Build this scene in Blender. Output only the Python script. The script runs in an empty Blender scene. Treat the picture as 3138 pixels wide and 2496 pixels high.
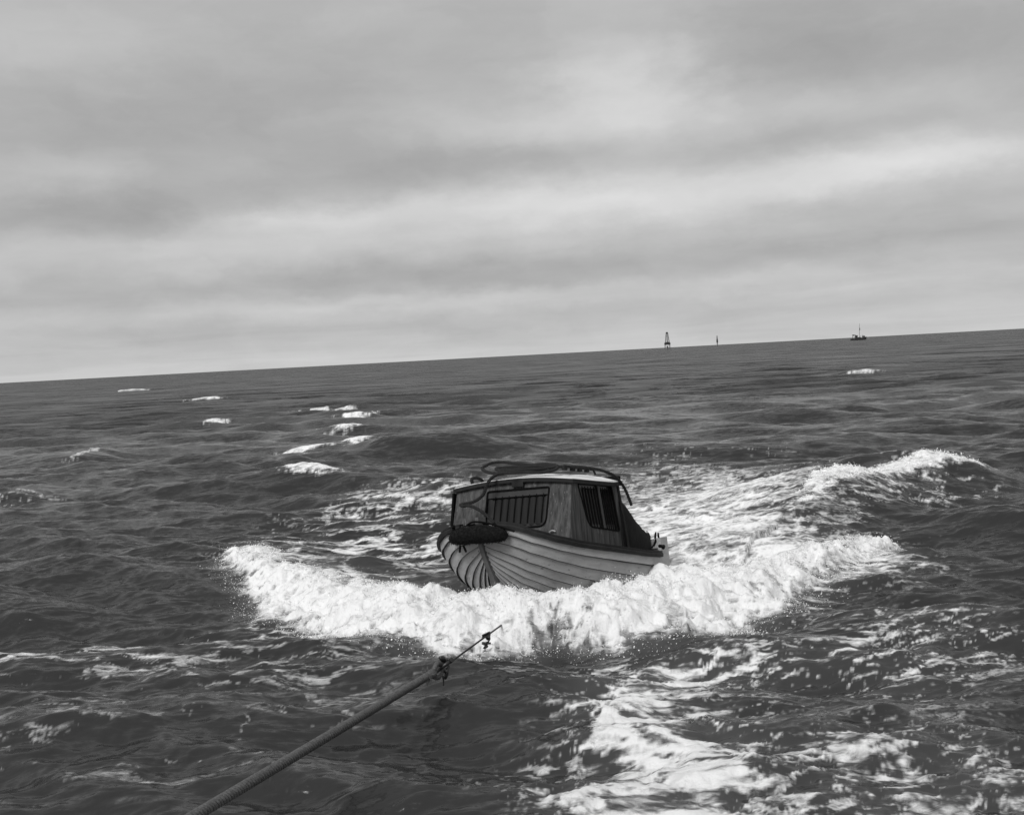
import bpy, bmesh, math, random
import numpy as np
from mathutils import Vector, Matrix
from mathutils.geometry import tessellate_polygon

random.seed(7)
rng = np.random.default_rng(11)
scene = bpy.context.scene
C = scene.collection

# ------------------------------------------------------------------ camera
CAM_H = 3.8
F_PX, W_PX, H_PX = 3600.0, 3138.0, 2496.0
ROLL = math.radians(3.05)
PITCH = math.atan(159 * math.cos(ROLL) / F_PX)
cam_d = bpy.data.cameras.new("camera")
cam = bpy.data.objects.new("camera", cam_d)
C.objects.link(cam)
fw_ = Vector((0, math.cos(PITCH), -math.sin(PITCH)))
u0 = Vector((0, math.sin(PITCH), math.cos(PITCH)))
r0 = Vector((1, 0, 0))
up_ = u0 * math.cos(ROLL) + r0 * math.sin(ROLL)
rt_ = r0 * math.cos(ROLL) - u0 * math.sin(ROLL)
cam.matrix_world = Matrix(((rt_.x, up_.x, -fw_.x, 0), (rt_.y, up_.y, -fw_.y, 0), (rt_.z, up_.z, -fw_.z, CAM_H), (0, 0, 0, 1)))
cam_d.sensor_fit = 'HORIZONTAL'
cam_d.sensor_width = 36.0
cam_d.lens = 36.0 * F_PX / W_PX
cam_d.clip_start = 0.1
cam_d.clip_end = 40000
scene.camera = cam

# ------------------------------------------------------------------ exposure
scene.view_settings.view_transform = 'Standard'
scene.view_settings.look = 'None'
scene.view_settings.gamma = 1.0
scene.view_settings.use_curve_mapping = False
EXPOSURE = 0.98
scene.view_settings.exposure = EXPOSURE

# ------------------------------------------------------------------ world: overcast grey cloud deck
SUN_EL, SUN_AZ = math.radians(47), math.radians(-150)   # azimuth from +Y towards +X
world = bpy.data.worlds.new("World")
scene.world = world
world.use_nodes = True
wt = world.node_tree
wt.nodes.clear()


class NB:
    """small node-building helper"""
    def __init__(self, tree):
        self.t = tree

    def n(self, typ, **kw):
        nd = self.t.nodes.new(typ)
        for k, v in kw.items():
            setattr(nd, k, v)
        return nd

    def put(self, sock, val):
        if isinstance(val, bpy.types.NodeSocket):
            self.t.links.new(val, sock)
        elif val is not None:
            sock.default_value = val

    def math(self, op, a, b=None, c=None, clamp=False):
        nd = self.n('ShaderNodeMath', operation=op)
        nd.use_clamp = clamp
        self.put(nd.inputs[0], a)
        self.put(nd.inputs[1], b)
        self.put(nd.inputs[2], c)
        return nd.outputs[0]

    def noise(self, vec, scale, detail=4, rough=0.5, dist=0.0):
        nd = self.n('ShaderNodeTexNoise')
        self.put(nd.inputs['Vector'], vec)
        self.put(nd.inputs['Scale'], scale)
        self.put(nd.inputs['Detail'], detail)
        self.put(nd.inputs['Roughness'], rough)
        self.put(nd.inputs['Distortion'], dist)
        return nd.outputs['Fac']

    def comb(self, x, y, z):
        nd = self.n('ShaderNodeCombineXYZ')
        self.put(nd.inputs[0], x); self.put(nd.inputs[1], y); self.put(nd.inputs[2], z)
        return nd.outputs[0]

    def sep(self, v):
        nd = self.n('ShaderNodeSeparateXYZ')
        self.put(nd.inputs[0], v)
        return nd.outputs

    def ramp(self, fac, stops, interp='LINEAR'):
        nd = self.n('ShaderNodeValToRGB')
        cr = nd.color_ramp
        cr.interpolation = interp
        while len(cr.elements) > len(stops):
            cr.elements.remove(cr.elements[-1])
        while len(cr.elements) < len(stops):
            cr.elements.new(0.5)
        for e, (p, v) in zip(cr.elements, stops):
            e.position = p
            e.color = (v, v, v, 1)
        self.put(nd.inputs['Fac'], fac)
        return nd.outputs['Color']

    def mapping(self, vec, scale):
        nd = self.n('ShaderNodeMapping')
        self.put(nd.inputs['Vector'], vec)
        nd.inputs['Scale'].default_value = scale
        return nd.outputs[0]

    def mix(self, fac, a, b):
        nd = self.n('ShaderNodeMix', data_type='RGBA')
        self.put(nd.inputs[0], fac)
        self.put(nd.inputs[6], a if isinstance(a, bpy.types.NodeSocket) else (a, a, a, 1))
        self.put(nd.inputs[7], b if isinstance(b, bpy.types.NodeSocket) else (b, b, b, 1))
        return nd.outputs[2]


wb = NB(wt)
tc = wb.n('ShaderNodeTexCoord')
gx, gy, gz = wb.sep(tc.outputs['Generated'])
az = wb.math('ARCTAN2', gx, gy)
el = wb.math('MAXIMUM', gz, 0.0)
# cloud-deck coordinates: direction projected on a flat layer, softened at the horizon
inv = wb.math('DIVIDE', 1.0, wb.math('ADD', el, 0.06))
deck = wb.comb(wb.math('MULTIPLY', gx, inv), wb.math('MULTIPLY', gy, inv), 0.3)
n_big = wb.noise(deck, 0.42, 5, 0.55, 0.6)
n_mid = wb.noise(deck, 1.3, 6, 0.55, 0.3)
band_v = wb.comb(wb.math('MULTIPLY', az, 3.0), wb.math('MULTIPLY', el, 34.0), 1.7)
n_band = wb.noise(band_v, 1.0, 5, 0.55, 0.5)
warp_v = wb.comb(wb.math('MULTIPLY', az, 15.0), wb.math('MULTIPLY', el, 28.0), 4.2)
n_w1 = wb.noise(warp_v, 1.0, 5, 0.6)
n_w2 = wb.noise(wb.comb(wb.math('MULTIPLY', az, 15.0), wb.math('MULTIPLY', el, 28.0), 9.1), 1.0, 5, 0.6)
azw = wb.math('ADD', az, wb.math('MULTIPLY', wb.math('SUBTRACT', n_w1, 0.5), 0.12))
elw = wb.math('ADD', el, wb.math('MULTIPLY', wb.math('SUBTRACT', n_w2, 0.5), 0.032))
# individual cloud banks: (azimuth, elevation, half-width, half-height, brightness)
BANKS = [
    (0.079, 0.126, 0.150, 0.018, 0.15), (-0.165, 0.120, 0.075, 0.013, 0.09),
    (0.328, 0.138, 0.095, 0.018, 0.15), (0.115, 0.215, 0.060, 0.036, 0.13),
    (0.022, 0.188, 0.082, 0.017, 0.06), (-0.347, 0.159, 0.090, 0.016, 0.07),
    (0.256, 0.184, 0.120, 0.015, 0.06), (-0.363, 0.262, 0.080, 0.025, 0.04),
    (-0.221, 0.098, 0.220, 0.016, 0.05), (-0.026, 0.049, 0.330, 0.008, 0.05),
    (-0.312, 0.135, 0.110, 0.013, -0.09), (-0.080, 0.160, 0.150, 0.014, -0.07),
    (-0.290, 0.200, 0.110, 0.024, -0.05), (0.277, 0.232, 0.150, 0.028, -0.07),
    (0.015, 0.069, 0.400, 0.011, -0.08), (-0.068, 0.031, 0.400, 0.007, -0.035),
    (0.250, 0.160, 0.060, 0.012, -0.06), (-0.134, 0.240, 0.130, 0.022, -0.03),
]
acc = None
for (a0, e0, sa, se, amp) in BANKS:
    if amp < 0:
        amp *= 0.7; se *= 1.5
    da = wb.math('DIVIDE', wb.math('SUBTRACT', azw, a0), sa)
    de = wb.math('DIVIDE', wb.math('SUBTRACT', elw, e0), se)
    d2 = wb.math('ADD', wb.math('MULTIPLY', da, da), wb.math('MULTIPLY', de, de))
    g = wb.math('MULTIPLY', wb.math('EXPONENT', wb.math('MULTIPLY', d2, -0.8)), amp * 1.8)
    acc = g if acc is None else wb.math('ADD', acc, g)
base = wb.math('ADD', 0.465, acc)
base = wb.math('ADD', base, wb.math('MULTIPLY', wb.math('SUBTRACT', n_big, 0.5), 0.20))
base = wb.math('ADD', base, wb.math('MULTIPLY', wb.math('SUBTRACT', n_mid, 0.5), 0.045))
base = wb.math('ADD', base, wb.math('MULTIPLY', wb.math('SUBTRACT', n_band, 0.5), 0.06))
n_lump = wb.noise(wb.comb(wb.math('MULTIPLY', azw, 11.0), wb.math('MULTIPLY', elw, 26.0), 6.3), 1.0, 6, 0.55, 0.2)
base = wb.math('ADD', base, wb.math('MULTIPLY', wb.math('SUBTRACT', n_lump, 0.5), 0.15))
hz = wb.math('MULTIPLY', wb.math('EXPONENT', wb.math('MULTIPLY', el, -24.0)), 0.13)
base = wb.math('MAXIMUM', wb.math('ADD', base, hz), 0.12)
cloud = wb.math('MULTIPLY', base, 1.0 / 2 ** EXPOSURE)
sky = wb.n('ShaderNodeTexSky', sky_type='NISHITA')
sky.sun_disc = False
sky.sun_elevation = SUN_EL
sky.sun_rotation = SUN_AZ
bw = wb.n('ShaderNodeRGBToBW')
wt.links.new(sky.outputs[0], bw.inputs[0])
clear = wb.math('MULTIPLY', bw.outputs[0], 0.06)
tot = wb.math('ADD', wb.math('MULTIPLY', cloud, 0.94), wb.math('MULTIPLY', clear, 0.06))
bg = wb.n('ShaderNodeBackground')
wt.links.new(wb.comb(tot, tot, tot), bg.inputs['Color'])
bg.inputs['Strength'].default_value = 1.0
wo = wb.n('ShaderNodeOutputWorld')
wt.links.new(bg.outputs[0], wo.inputs[0])

# ------------------------------------------------------------------ sun through cloud
sun_d = bpy.data.lights.new("sun", 'SUN')
sun_d.energy = 1.5
sun_d.angle = math.radians(25)
sun_d.color = (1, 1, 1)
sun = bpy.data.objects.new("sun", sun_d)
C.objects.link(sun)
sdir = Vector((math.sin(SUN_AZ) * math.cos(SUN_EL), math.cos(SUN_AZ) * math.cos(SUN_EL), math.sin(SUN_EL)))
sun.rotation_euler = (-sdir).to_track_quat('-Z', 'Y').to_euler()
sun.location = (0, -20, 40)


# ------------------------------------------------------------------ materials (black-and-white: every colour is a grey)
def mat(name, lo, hi=None, rough=0.6, scale=(6, 6, 6), detail=5, contrast=(0.35, 0.65), bump=0.0, bump_scale=40, spec=0.4, speck=None):
    m = bpy.data.materials.new(name)
    m.use_nodes = True
    t = m.node_tree
    b = NB(t)
    p = t.nodes['Principled BSDF']
    p.inputs['Roughness'].default_value = rough
    p.inputs['Specular IOR Level'].default_value = spec
    tcn = b.n('ShaderNodeTexCoord')
    v = b.mapping(tcn.outputs['Object'], scale)
    fac = b.noise(v, 1.0, detail, 0.6)
    col = b.ramp(fac, [(contrast[0], lo), (contrast[1], hi if hi is not None else lo)])
    if speck:
        f2 = b.noise(b.mapping(tcn.outputs['Object'], speck[0]), 1.0, 3, 0.6)
        col = b.mix(b.ramp(f2, [(speck[1], 0.0), (speck[1] + 0.06, 1.0)]), col, speck[2])
    t.links.new(col, p.inputs['Base Color'])
    if bump > 0:
        bn = b.n('ShaderNodeBump')
        bn.inputs['Strength'].default_value = 1.0
        bn.inputs['Distance'].default_value = bump
        h = b.noise(b.mapping(tcn.outputs['Object'], (bump_scale,) * 3), 1.0, 4, 0.6)
        t.links.new(h, bn.inputs['Height'])
        t.links.new(bn.outputs[0], p.inputs['Normal'])
    return m


M = {}
M['hull'] = mat('hull_paint', 0.25, 0.35, 0.5, (3, 5, 9), 6, (0.3, 0.7), 0.004, 30, 0.4, ((9, 9, 22), 0.64, 0.15))
M['seam'] = mat('lap_shadow', 0.02, 0.045, 0.8, (9, 9, 9), 4, (0.3, 0.7), spec=0.1)
M['stem'] = mat('stem_wood', 0.05, 0.10, 0.6, (8, 8, 3), 5, (0.3, 0.7), 0.004, 40)
M['trim'] = mat('dark_trim', 0.007, 0.02, 0.75, (8, 8, 8), 4, (0.3, 0.7), 0.003, 50, 0.2)
M['wall'] = mat('weathered_plywood', 0.020, 0.090, 0.7, (22, 22, 1.4), 8, (0.34, 0.72), 0.003, 50, 0.2, ((60, 60, 4), 0.64, 0.16))
M['roof'] = mat('pale_roof_paint', 0.6, 0.75, 0.55, (4, 4, 4), 5, (0.3, 0.7), 0.002, 40)
M['curtain'] = mat('dark_curtain', 0.016, 0.026, 0.95, (3, 20, 2), 4, (0.3, 0.7), spec=0.1)
M['pane'] = mat('curtained_pane', 0.012, 0.022, 0.35, (3, 20, 2), 4, (0.3, 0.7))
M['bar'] = mat('bar_black', 0.003, 0.006, 0.9, spec=0.05)
M['sill'] = mat('window_board', 0.010, 0.02, 0.6, (10, 10, 3), 5)
M['canvas'] = mat('black_canvas', 0.003, 0.010, 0.9, (5, 5, 5), 5, (0.4, 0.7), 0.02, 8, 0.1)
M['rope'] = mat('manila_rope', 0.012, 0.035, 0.85, (60, 60, 60), 4, (0.3, 0.7), 0.003, 220, 0.15)
M['towrope'] = mat('tow_rope_fibre', 0.055, 0.12, 0.85, (40, 40, 40), 5, (0.3, 0.7), 0.004, 160, 0.15)
M['fender'] = mat('coir_fender', 0.004, 0.016, 0.95, (30, 30, 30), 5, (0.35, 0.7), 0.02, 60, 0.1)
M['iron'] = mat('wet_iron', 0.010, 0.03, 0.35, (20, 20, 20), 4, (0.3, 0.7), 0.002, 90)
M['galv'] = mat('worn_metal', 0.25, 0.4, 0.4, (20, 20, 20), 4)
M['rudder'] = mat('rudder_paint', 0.28, 0.40, 0.6, (6, 6, 14), 6, (0.3, 0.7), 0.004, 40, 0.3, ((12, 12, 40), 0.68, 0.10))
M['rudder_head'] = mat('rudder_head_paint', 0.34, 0.55, 0.6, (8, 8, 30), 6, (0.3, 0.7), 0.003, 40)
M['far'] = mat('far_dark', 0.018, 0.03, 0.7)
M['far_mid'] = mat('far_mid', 0.10, 0.14, 0.7)


# ------------------------------------------------------------------ helpers
def link(o, parent=None):
    C.objects.link(o)
    if parent is not None:
        o.parent = parent
    return o


def mesh_obj(name, verts, faces, m, parent=None, smooth=False):
    me = bpy.data.meshes.new(name)
    me.from_pydata([tuple(float(c) for c in v) for v in verts], [], faces)
    me.update()
    bmx = bmesh.new(); bmx.from_mesh(me)
    bmesh.ops.recalc_face_normals(bmx, faces=bmx.faces)
    bmx.to_mesh(me); bmx.free()
    me.materials.append(m)
    if smooth:
        for p in me.polygons:
            p.use_smooth = True
    return link(bpy.data.objects.new(name, me), parent)


class MB:
    """collects simple solids into one mesh"""
    def __init__(self):
        self.v = []; self.f = []

    def add(self, vs, fs):
        n = len(self.v)
        self.v += [tuple(v) for v in vs]
        self.f += [tuple(i + n for i in f) for f in fs]
        return self

    def hexa(self, p):   # 8 points: bottom loop 0-3, top loop 4-7
        return self.add(p, [(3, 2, 1, 0), (4, 5, 6, 7), (0, 1, 5, 4), (1, 2, 6, 5), (2, 3, 7, 6), (3, 0, 4, 7)])

    def box(self, c, s):
        x, y, z = c; a, b, d = s[0] / 2, s[1] / 2, s[2] / 2
        return self.hexa([(x - a, y - b, z - d), (x + a, y - b, z - d), (x + a, y + b, z - d), (x - a, y + b, z - d),
                          (x - a, y - b, z + d), (x + a, y - b, z + d), (x + a, y + b, z + d), (x - a, y + b, z + d)])

    def tube(self, path, rad, n=8, caps=True):
        path = [Vector(p) for p in path]
        rad = rad if isinstance(rad, (list, tuple)) else [rad] * len(path)
        up = None; rings = []
        for i, p in enumerate(path):
            d = (path[min(i + 1, len(path) - 1)] - path[max(i - 1, 0)]).normalized()
            if up is None:
                up = Vector((0, 0, 1)) if abs(d.z) < 0.9 else Vector((1, 0, 0))
            a = (up - d * up.dot(d))
            a = a.normalized() if a.length > 1e-6 else d.orthogonal().normalized()
            up = a
            b = d.cross(a)
            rings.append([p + (a * math.cos(2 * math.pi * k / n) + b * math.sin(2 * math.pi * k / n)) * rad[i] for k in range(n)])
        vs = [v for r in rings for v in r]
        fs = []
        for i in range(len(rings) - 1):
            for k in range(n):
                fs.append((i * n + k, i * n + (k + 1) % n, (i + 1) * n + (k + 1) % n, (i + 1) * n + k))
        if caps:
            fs.append(tuple(range(n))[::-1])
            fs.append(tuple((len(rings) - 1) * n + k for k in range(n)))
        return self.add(vs, fs)

    def grid(self, P, closed=False):
        """P: list of rows of points"""
        n = len(P[0]); vs = [v for r in P for v in r]; fs = []
        for i in range(len(P) - 1):
            for k in range(n if closed else n - 1):
                fs.append((i * n + k, i * n + (k + 1) % n, (i + 1) * n + (k + 1) % n, (i + 1) * n + k))
        return self.add(vs, fs)

    def build(self, name, m, parent=None, smooth=False):
        return mesh_obj(name, self.v, self.f, m, parent, smooth)


def panel(outer, holes, place, depth):
    """flat board with openings; outer/holes are 2-D loops, place(a, b, d) puts a point at depth d behind the face"""
    mb = MB()
    loops = [outer] + holes
    polys = [[Vector((a, b, 0)) for a, b in l] for l in loops]
    flat = [p for l in loops for p in l]
    tris = tessellate_polygon(polys)
    mb.add([place(a, b, 0) for a, b in flat], [tuple(t) for t in tris])
    mb.add([place(a, b, depth) for a, b in flat], [tuple(t)[::-1] for t in tris])
    for l in loops:
        n = len(l)
        mb.add([place(a, b, 0) for a, b in l] + [place(a, b, depth) for a, b in l],
               [(i, (i + 1) % n, n + (i + 1) % n, n + i) for i in range(n)])
    return mb


def rounded(pts, r, n=5):
    """round the corners of a convex 2-D loop; r is one radius per corner"""
    out = []
    k = len(pts)
    for i in range(k):
        p = Vector(pts[i]); a = (Vector(pts[i - 1]) - p); b = (Vector(pts[(i + 1) % k]) - p)
        ri = r[i] if isinstance(r, (list, tuple)) else r
        s = p + a.normalized() * ri; e = p + b.normalized() * ri
        for j in range(n + 1):
            t = j / n
            q = s * (1 - t) ** 2 + p * 2 * t * (1 - t) + e * t * t
            out.append((q.x, q.y))
    return out


def spline(pts, per=8):
    P = [Vector(p) for p in pts]
    out = []
    for i in range(len(P) - 1):
        p0 = P[max(i - 1, 0)]; p1 = P[i]; p2 = P[i + 1]; p3 = P[min(i + 2, len(P) - 1)]
        for j in range(per):
            t = j / per
            out.append(0.5 * ((2 * p1) + (p2 - p0) * t + (2 * p0 - 5 * p1 + 4 * p2 - p3) * t * t + (3 * p1 - p0 - 3 * p2 + p3) * t ** 3))
    out.append(P[-1])
    return out


def resample(path, step):
    P = [Vector(p) for p in path]
    d = [0.0]
    for a, b in zip(P, P[1:]):
        d.append(d[-1] + (b - a).length)
    n = max(2, int(d[-1] / step))
    arr = np.array([[*p] for p in P]); s = np.linspace(0, d[-1], n)
    return [Vector((float(np.interp(x, d, arr[:, 0])), float(np.interp(x, d, arr[:, 1])), float(np.interp(x, d, arr[:, 2])))) for x in s], s


def laid_rope(path, radius, pitch, strands=3, n=7, step=None, kr=0.40, core=True):
    """twisted rope: each strand a helical tube around the path"""
    pts, s = resample(path, step or pitch / 7)
    mb = MB()
    frames = []
    up = Vector((0, 0, 1))
    for i, p in enumerate(pts):
        d = (pts[min(i + 1, len(pts) - 1)] - pts[max(i - 1, 0)]).normalized()
        a = up - d * up.dot(d)
        a = a.normalized() if a.length > 1e-5 else d.orthogonal().normalized()
        up = a
        frames.append((a, d.cross(a)))
    off = radius * (1 - kr)
    if core: mb.tube([p for p in pts[::3]] + [pts[-1]], radius * 0.28, 6)
    for k in range(strands):
        ph = 2 * math.pi * k / strands
        line = []
        for p, (a, b), si in zip(pts, frames, s):
            t = ph + 2 * math.pi * si / pitch
            line.append(p + (a * math.cos(t) + b * math.sin(t)) * off)
        mb.tube(line, radius * kr, n)
    return mb


def thing(name, label, cat, matrix=None, group=None):
    o = bpy.data.objects.new(name, None)
    o.empty_display_size = 0.3
    C.objects.link(o)
    if matrix is not None:
        o.matrix_world = matrix
    o['label'] = label; o['category'] = cat
    if group:
        o['group'] = group
    return o


def tag(o, label, cat=None, group=None, kind=None):
    o['label'] = label
    if cat: o['category'] = cat
    if group: o['group'] = group
    if kind: o['kind'] = kind
    return o


# ------------------------------------------------------------------ noise in numpy
PERM = np.random.default_rng(3).permutation(4096).astype(np.int32)
GC = np.cos(np.arange(4096) * (2 * math.pi / 4096) * 7).astype(np.float32)
GS = np.sin(np.arange(4096) * (2 * math.pi / 4096) * 7).astype(np.float32)


def perlin(x, y, seed=0):
    xi = np.floor(x).astype(np.int32); yi = np.floor(y).astype(np.int32)
    xf = (x - xi).astype(np.float32); yf = (y - yi).astype(np.float32)
    u = xf * xf * xf * (xf * (xf * 6 - 15) + 10); v = yf * yf * yf * (yf * (yf * 6 - 15) + 10)

    def g(ix, iy, dx, dy):
        h = PERM[(PERM[(ix + seed * 131) & 4095] + iy) & 4095]
        return GC[h] * dx + GS[h] * dy
    n00 = g(xi, yi, xf, yf); n10 = g(xi + 1, yi, xf - 1, yf)
    n01 = g(xi, yi + 1, xf, yf - 1); n11 = g(xi + 1, yi + 1, xf - 1, yf - 1)
    return 1.5 * ((n00 * (1 - u) + n10 * u) * (1 - v) + (n01 * (1 - u) + n11 * u) * v)


def fbm(x, y, oct=4, seed=0, gain=0.5, lac=2.03):
    s = 0; a = 1.0; tot = 0
    for i in range(oct):
        s = s + a * perlin(x, y, seed + i * 17)
        tot += a; a *= gain; x = x * lac + 13.7; y = y * lac - 7.1
    return s / tot


def ridged(x, y, oct=4, seed=0, gain=0.55, lac=2.1):
    s = 0; a = 1.0; tot = 0
    for i in range(oct):
        s = s + a * (1 - np.abs(perlin(x, y, seed + i * 31)) * 1.6)
        tot += a; a *= gain; x = x * lac + 3.1; y = y * lac + 9.2
    return s / tot


def sstep(a, b, x):
    t = np.clip((x - a) / (b - a), 0, 1)
    return t * t * (3 - 2 * t)


# ------------------------------------------------------------------ the sea
# fan of water from in front of the camera to the horizon, finest where the boat lies
th = np.radians(np.linspace(-31, 31, 1240))
ds = [7.5]
while ds[-1] < 16000:
    d = ds[-1]
    if d < 9.3: st = 0.05
    elif d < 26: st = 0.033
    else: st = max(0.033 + (d - 26) * 0.012, 0) if d < 34 else max(0.13, 0.75 * d * d / (CAM_H * 1175.0) * 0.55)
    ds.append(d + st)
ds = np.array(ds)
sp1 = np.gradient(ds)
D, T = np.meshgrid(ds, th, indexing='ij')
SP, _ = np.meshgrid(sp1, th, indexing='ij')
X = D * np.sin(T); Y = D * np.cos(T)
NR, NC = X.shape

# --- open-water waves
hsea = np.zeros_like(X)
wrng = np.random.default_rng(5)
calm = 1 - 0.45 * np.exp(-(((X - 0.14 * Y) / (1.5 + 0.09 * Y)) ** 2)) * sstep(22, 34, Y)
for i in range(46):
    lam = 0.55 * (24.0 ** (i / 45.0))          # 0.55 m .. 13 m
    amp = 0.0108 * lam ** 0.78 * (0.6 + 0.8 * wrng.random())
    if lam > 6: amp *= 0.85
    dirn = math.radians(-100 + wrng.normal(0, 20))
    k = 2 * math.pi / lam
    ph = k * (X * math.cos(dirn) + Y * math.sin(dirn)) + wrng.random() * 6.28
    ph = ph + 0.9 * np.sin(0.31 * k * (X * math.sin(dirn) - Y * math.cos(dirn)) + wrng.random() * 6.28)
    fade = np.clip(lam / (SP * 2.6) - 0.8, 0, 1)
    s = np.sin(ph)
    hsea += amp * fade * (1.25 * np.power(0.5 + 0.5 * s, 1.5) * 1.6 - 0.9) * (calm if lam < 4 else 1)
# --- small wind chop, stretched along the crests
f1 = np.clip(0.7 / (SP * 2.2) - 0.7, 0, 1)
hchop = 0.080 * f1 * fbm(X * 0.8, Y * 1.7, 4, 3, 0.42) * calm
f2 = np.clip(0.25 / (SP * 2.2) - 0.7, 0, 1)
hchop = hchop + 0.032 * f2 * (ridged(X * 2.0 + 0.6 * perlin(X, Y, 7), Y * 4.4, 2, 8, 0.4) - 0.6) * calm

foam = np.zeros_like(X)      # 0..1 white water coverage
milk = np.zeros_like(X)      # aerated water below the surface
turb = np.zeros_like(X)      # extra roughness of broken water

# --- lace patterns used by all surface foam
wx = fbm(X * 0.8, Y * 0.8, 3, 21); wy = fbm(X * 0.8, Y * 0.8, 3, 22)
def cdf(a_):
    """spread a noise field evenly over 0..1, so that a threshold is a coverage"""
    smp = a_[(Y < 60)].ravel()[::37]
    q_ = np.linspace(0, 1, 201)
    return np.interp(a_, np.quantile(smp, q_), q_).astype(np.float32)


lace_s = cdf(ridged(X * 0.62 + 0.7 * wx, Y * 1.75 + 0.7 * wy, 6, 50, 0.66) + 0.25 * fbm(X * 0.35, Y * 0.8, 2, 57))      # drawn out sideways
patch = fbm(X * 0.55, Y * 0.9, 4, 60)
fine = fbm(X * 5.0, Y * 5.0, 4, 70)


def blob(cx, cy, sx, sy, amp, rot=0.0):
    dx = X - cx; dy = Y - cy
    if rot:
        c, s = math.cos(rot), math.sin(rot)
        dx, dy = dx * c + dy * s, -dx * s + dy * c
    return amp * np.exp(-0.7 * ((dx / sx) ** 2 + (dy / sy) ** 2))


def poly_dist(pts):
    """distance to an open polyline, signed so that the camera side is positive, with 0..1 position along it"""
    best = np.full(X.shape, 1e9); sgn = np.zeros(X.shape); par = np.zeros(X.shape)
    P = np.array(pts, float)
    xm, ym = P.min(0) - 8; xM, yM = P.max(0) + 8
    m = (X > xm) & (X < xM) & (Y > ym) & (Y < yM)
    x = X[m]; y = Y[m]
    b = np.full(x.shape, 1e9); sg = np.zeros(x.shape); pa = np.zeros(x.shape)
    L = np.hypot(*(P[1:] - P[:-1]).T); tot = L.sum(); acc = 0
    for i in range(len(P) - 1):
        ax, ay = P[i]; ex, ey = P[i + 1] - P[i]
        t = np.clip(((x - ax) * ex + (y - ay) * ey) / (ex * ex + ey * ey), 0, 1)
        dx = x - ax - ex * t; dy = y - ay - ey * t
        d = np.hypot(dx, dy)
        c = d < b
        b[c] = d[c]; pa[c] = ((acc + L[i] * t) / tot)[c]
        cr = ex * dy - ey * dx
        sg[c] = np.where(cr < 0, 1.0, -1.0)[c]
        acc += L[i]
    best[m] = b; sgn[m] = sg; par[m] = pa
    return best * sgn, par, m


def breaker(pts, height, front, back, white=0.0, spread=0.4, seed=1, tail=0.0, ragk=1.0):
    """a wave crest running along pts; camera side steep (front), far side long (back); white = broken top"""
    global hsea, foam, turb
    d, par, m = poly_dist(pts)
    wob = 0.35 * spread * fbm(X[m] * 1.3, Y[m] * 1.3, 3, seed)
    dm = d[m] + wob
    env = np.clip(np.sin(np.pi * np.clip(par[m] * 0.92 + 0.04, 0, 1)), 0, 1) ** 0.5
    prof = np.where(dm > 0, np.exp(-(dm / front) ** 2), np.exp(-(dm / back) ** 2)) * env
    hsea[m] += height * prof
    if white > 0:
        rag = fbm(X[m] * 1.6 / max(spread, 0.4) , Y[m] * 2.6 / max(spread, 0.4), 5, seed + 5, 0.65)
        w = sstep(0.15, 0.55, env * np.exp(-((dm - spread * 0.35) / spread) ** 2) + ragk * rag - 0.16) * white * (0.72 + 0.28 * sstep(-0.1, 0.25, rag))
        w = w * sstep(0.04, 0.30, env * np.exp(-((dm - spread * 0.35) / (spread * 1.5)) ** 2))
        foam[m] = np.maximum(foam[m], w)
        turb[m] = np.maximum(turb[m], w * 0.6)
    if tail > 0:
        tl = np.exp(-((dm - 1.2) / 1.8) ** 2) * env
        foam[m] = np.maximum(foam[m], sstep(0.0, 0.35, lace_s[m] - 1.0 + 0.55 * tl * tail) * 0.85 * sstep(0.05, 0.3, tl))


# breaking crest of the towing vessel's wake, right of the boat
breaker([(5.5, 23.6), (6.9, 26.0), (8.2, 27.9), (9.3, 28.9), (10.3, 29.5), (11.3, 29.8), (12.2, 30.2)], 1.0, 1.6, 3.0, 1.0, 0.45, seed=101, tail=0.45, ragk=0.55)
breaker([(6.6, 22.4), (8.0, 24.2), (9.4, 25.2), (11.4, 25.8)], -0.34, 1.4, 1.4, seed=102)
# wave left of the boat with foam down its face
breaker([(-7.9, 38.6), (-6.6, 37.9), (-5.4, 37.2), (-4.2, 35.6), (-3.2, 34.2), (-2.2, 32.5), (-1.2, 30.2)], 0.42, 1.7, 3.2, 0.0, 0.5, seed=111)
breaker([(-7.6, 38.6), (-6.6, 37.7), (-5.5, 37.1)], 0.14, 0.9, 1.5, 1.0, 0.62, seed=112, ragk=0.7)
breaker([(-10.6, 53.0), (-8.8, 52.6), (-7.2, 52.4), (-6.0, 52.0), (-3.8, 49.3), (-1.8, 46.2)], 0.42, 2.0, 3.4, 0.0, 0.5, seed=113)
breaker([(-10.0, 52.6), (-9.1, 52.3), (-8.0, 52.0)], 0.14, 1.0, 2.0, 1.0, 1.1, seed=114, ragk=0.7)
breaker([(-7.6, 52.2), (-6.9, 52.6), (-6.2, 52.2)], 0.18, 1.0, 2.0, 1.0, 1.1, seed=115, ragk=0.7)
breaker([(-10.0, 64.4), (-9.3, 65.6), (-8.5, 67.4)], 0.35, 1.6, 3.0, 1.0, 1.3, seed=116, ragk=0.7)
breaker([(-11.6, 79.0), (-11.1, 82.0), (-10.5, 86.0)], 0.35, 1.6, 3.0, 1.0, 0.9, seed=117)
breaker([(-17.3, 100.8), (-16.2, 100.0), (-15.2, 99.6)], 0.32, 1.8, 3.0, 1.0, 1.0, seed=118)
breaker([(-15.0, 99.4), (-13.9, 98.8), (-12.9, 98.0)], 0.32, 1.8, 3.0, 1.0, 1.0, seed=119)
breaker([(-99.5, 297.5), (-95, 296.0), (-91.5, 295.0)], 0.6, 5, 6, 1.0, 3.2, seed=120)
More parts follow.
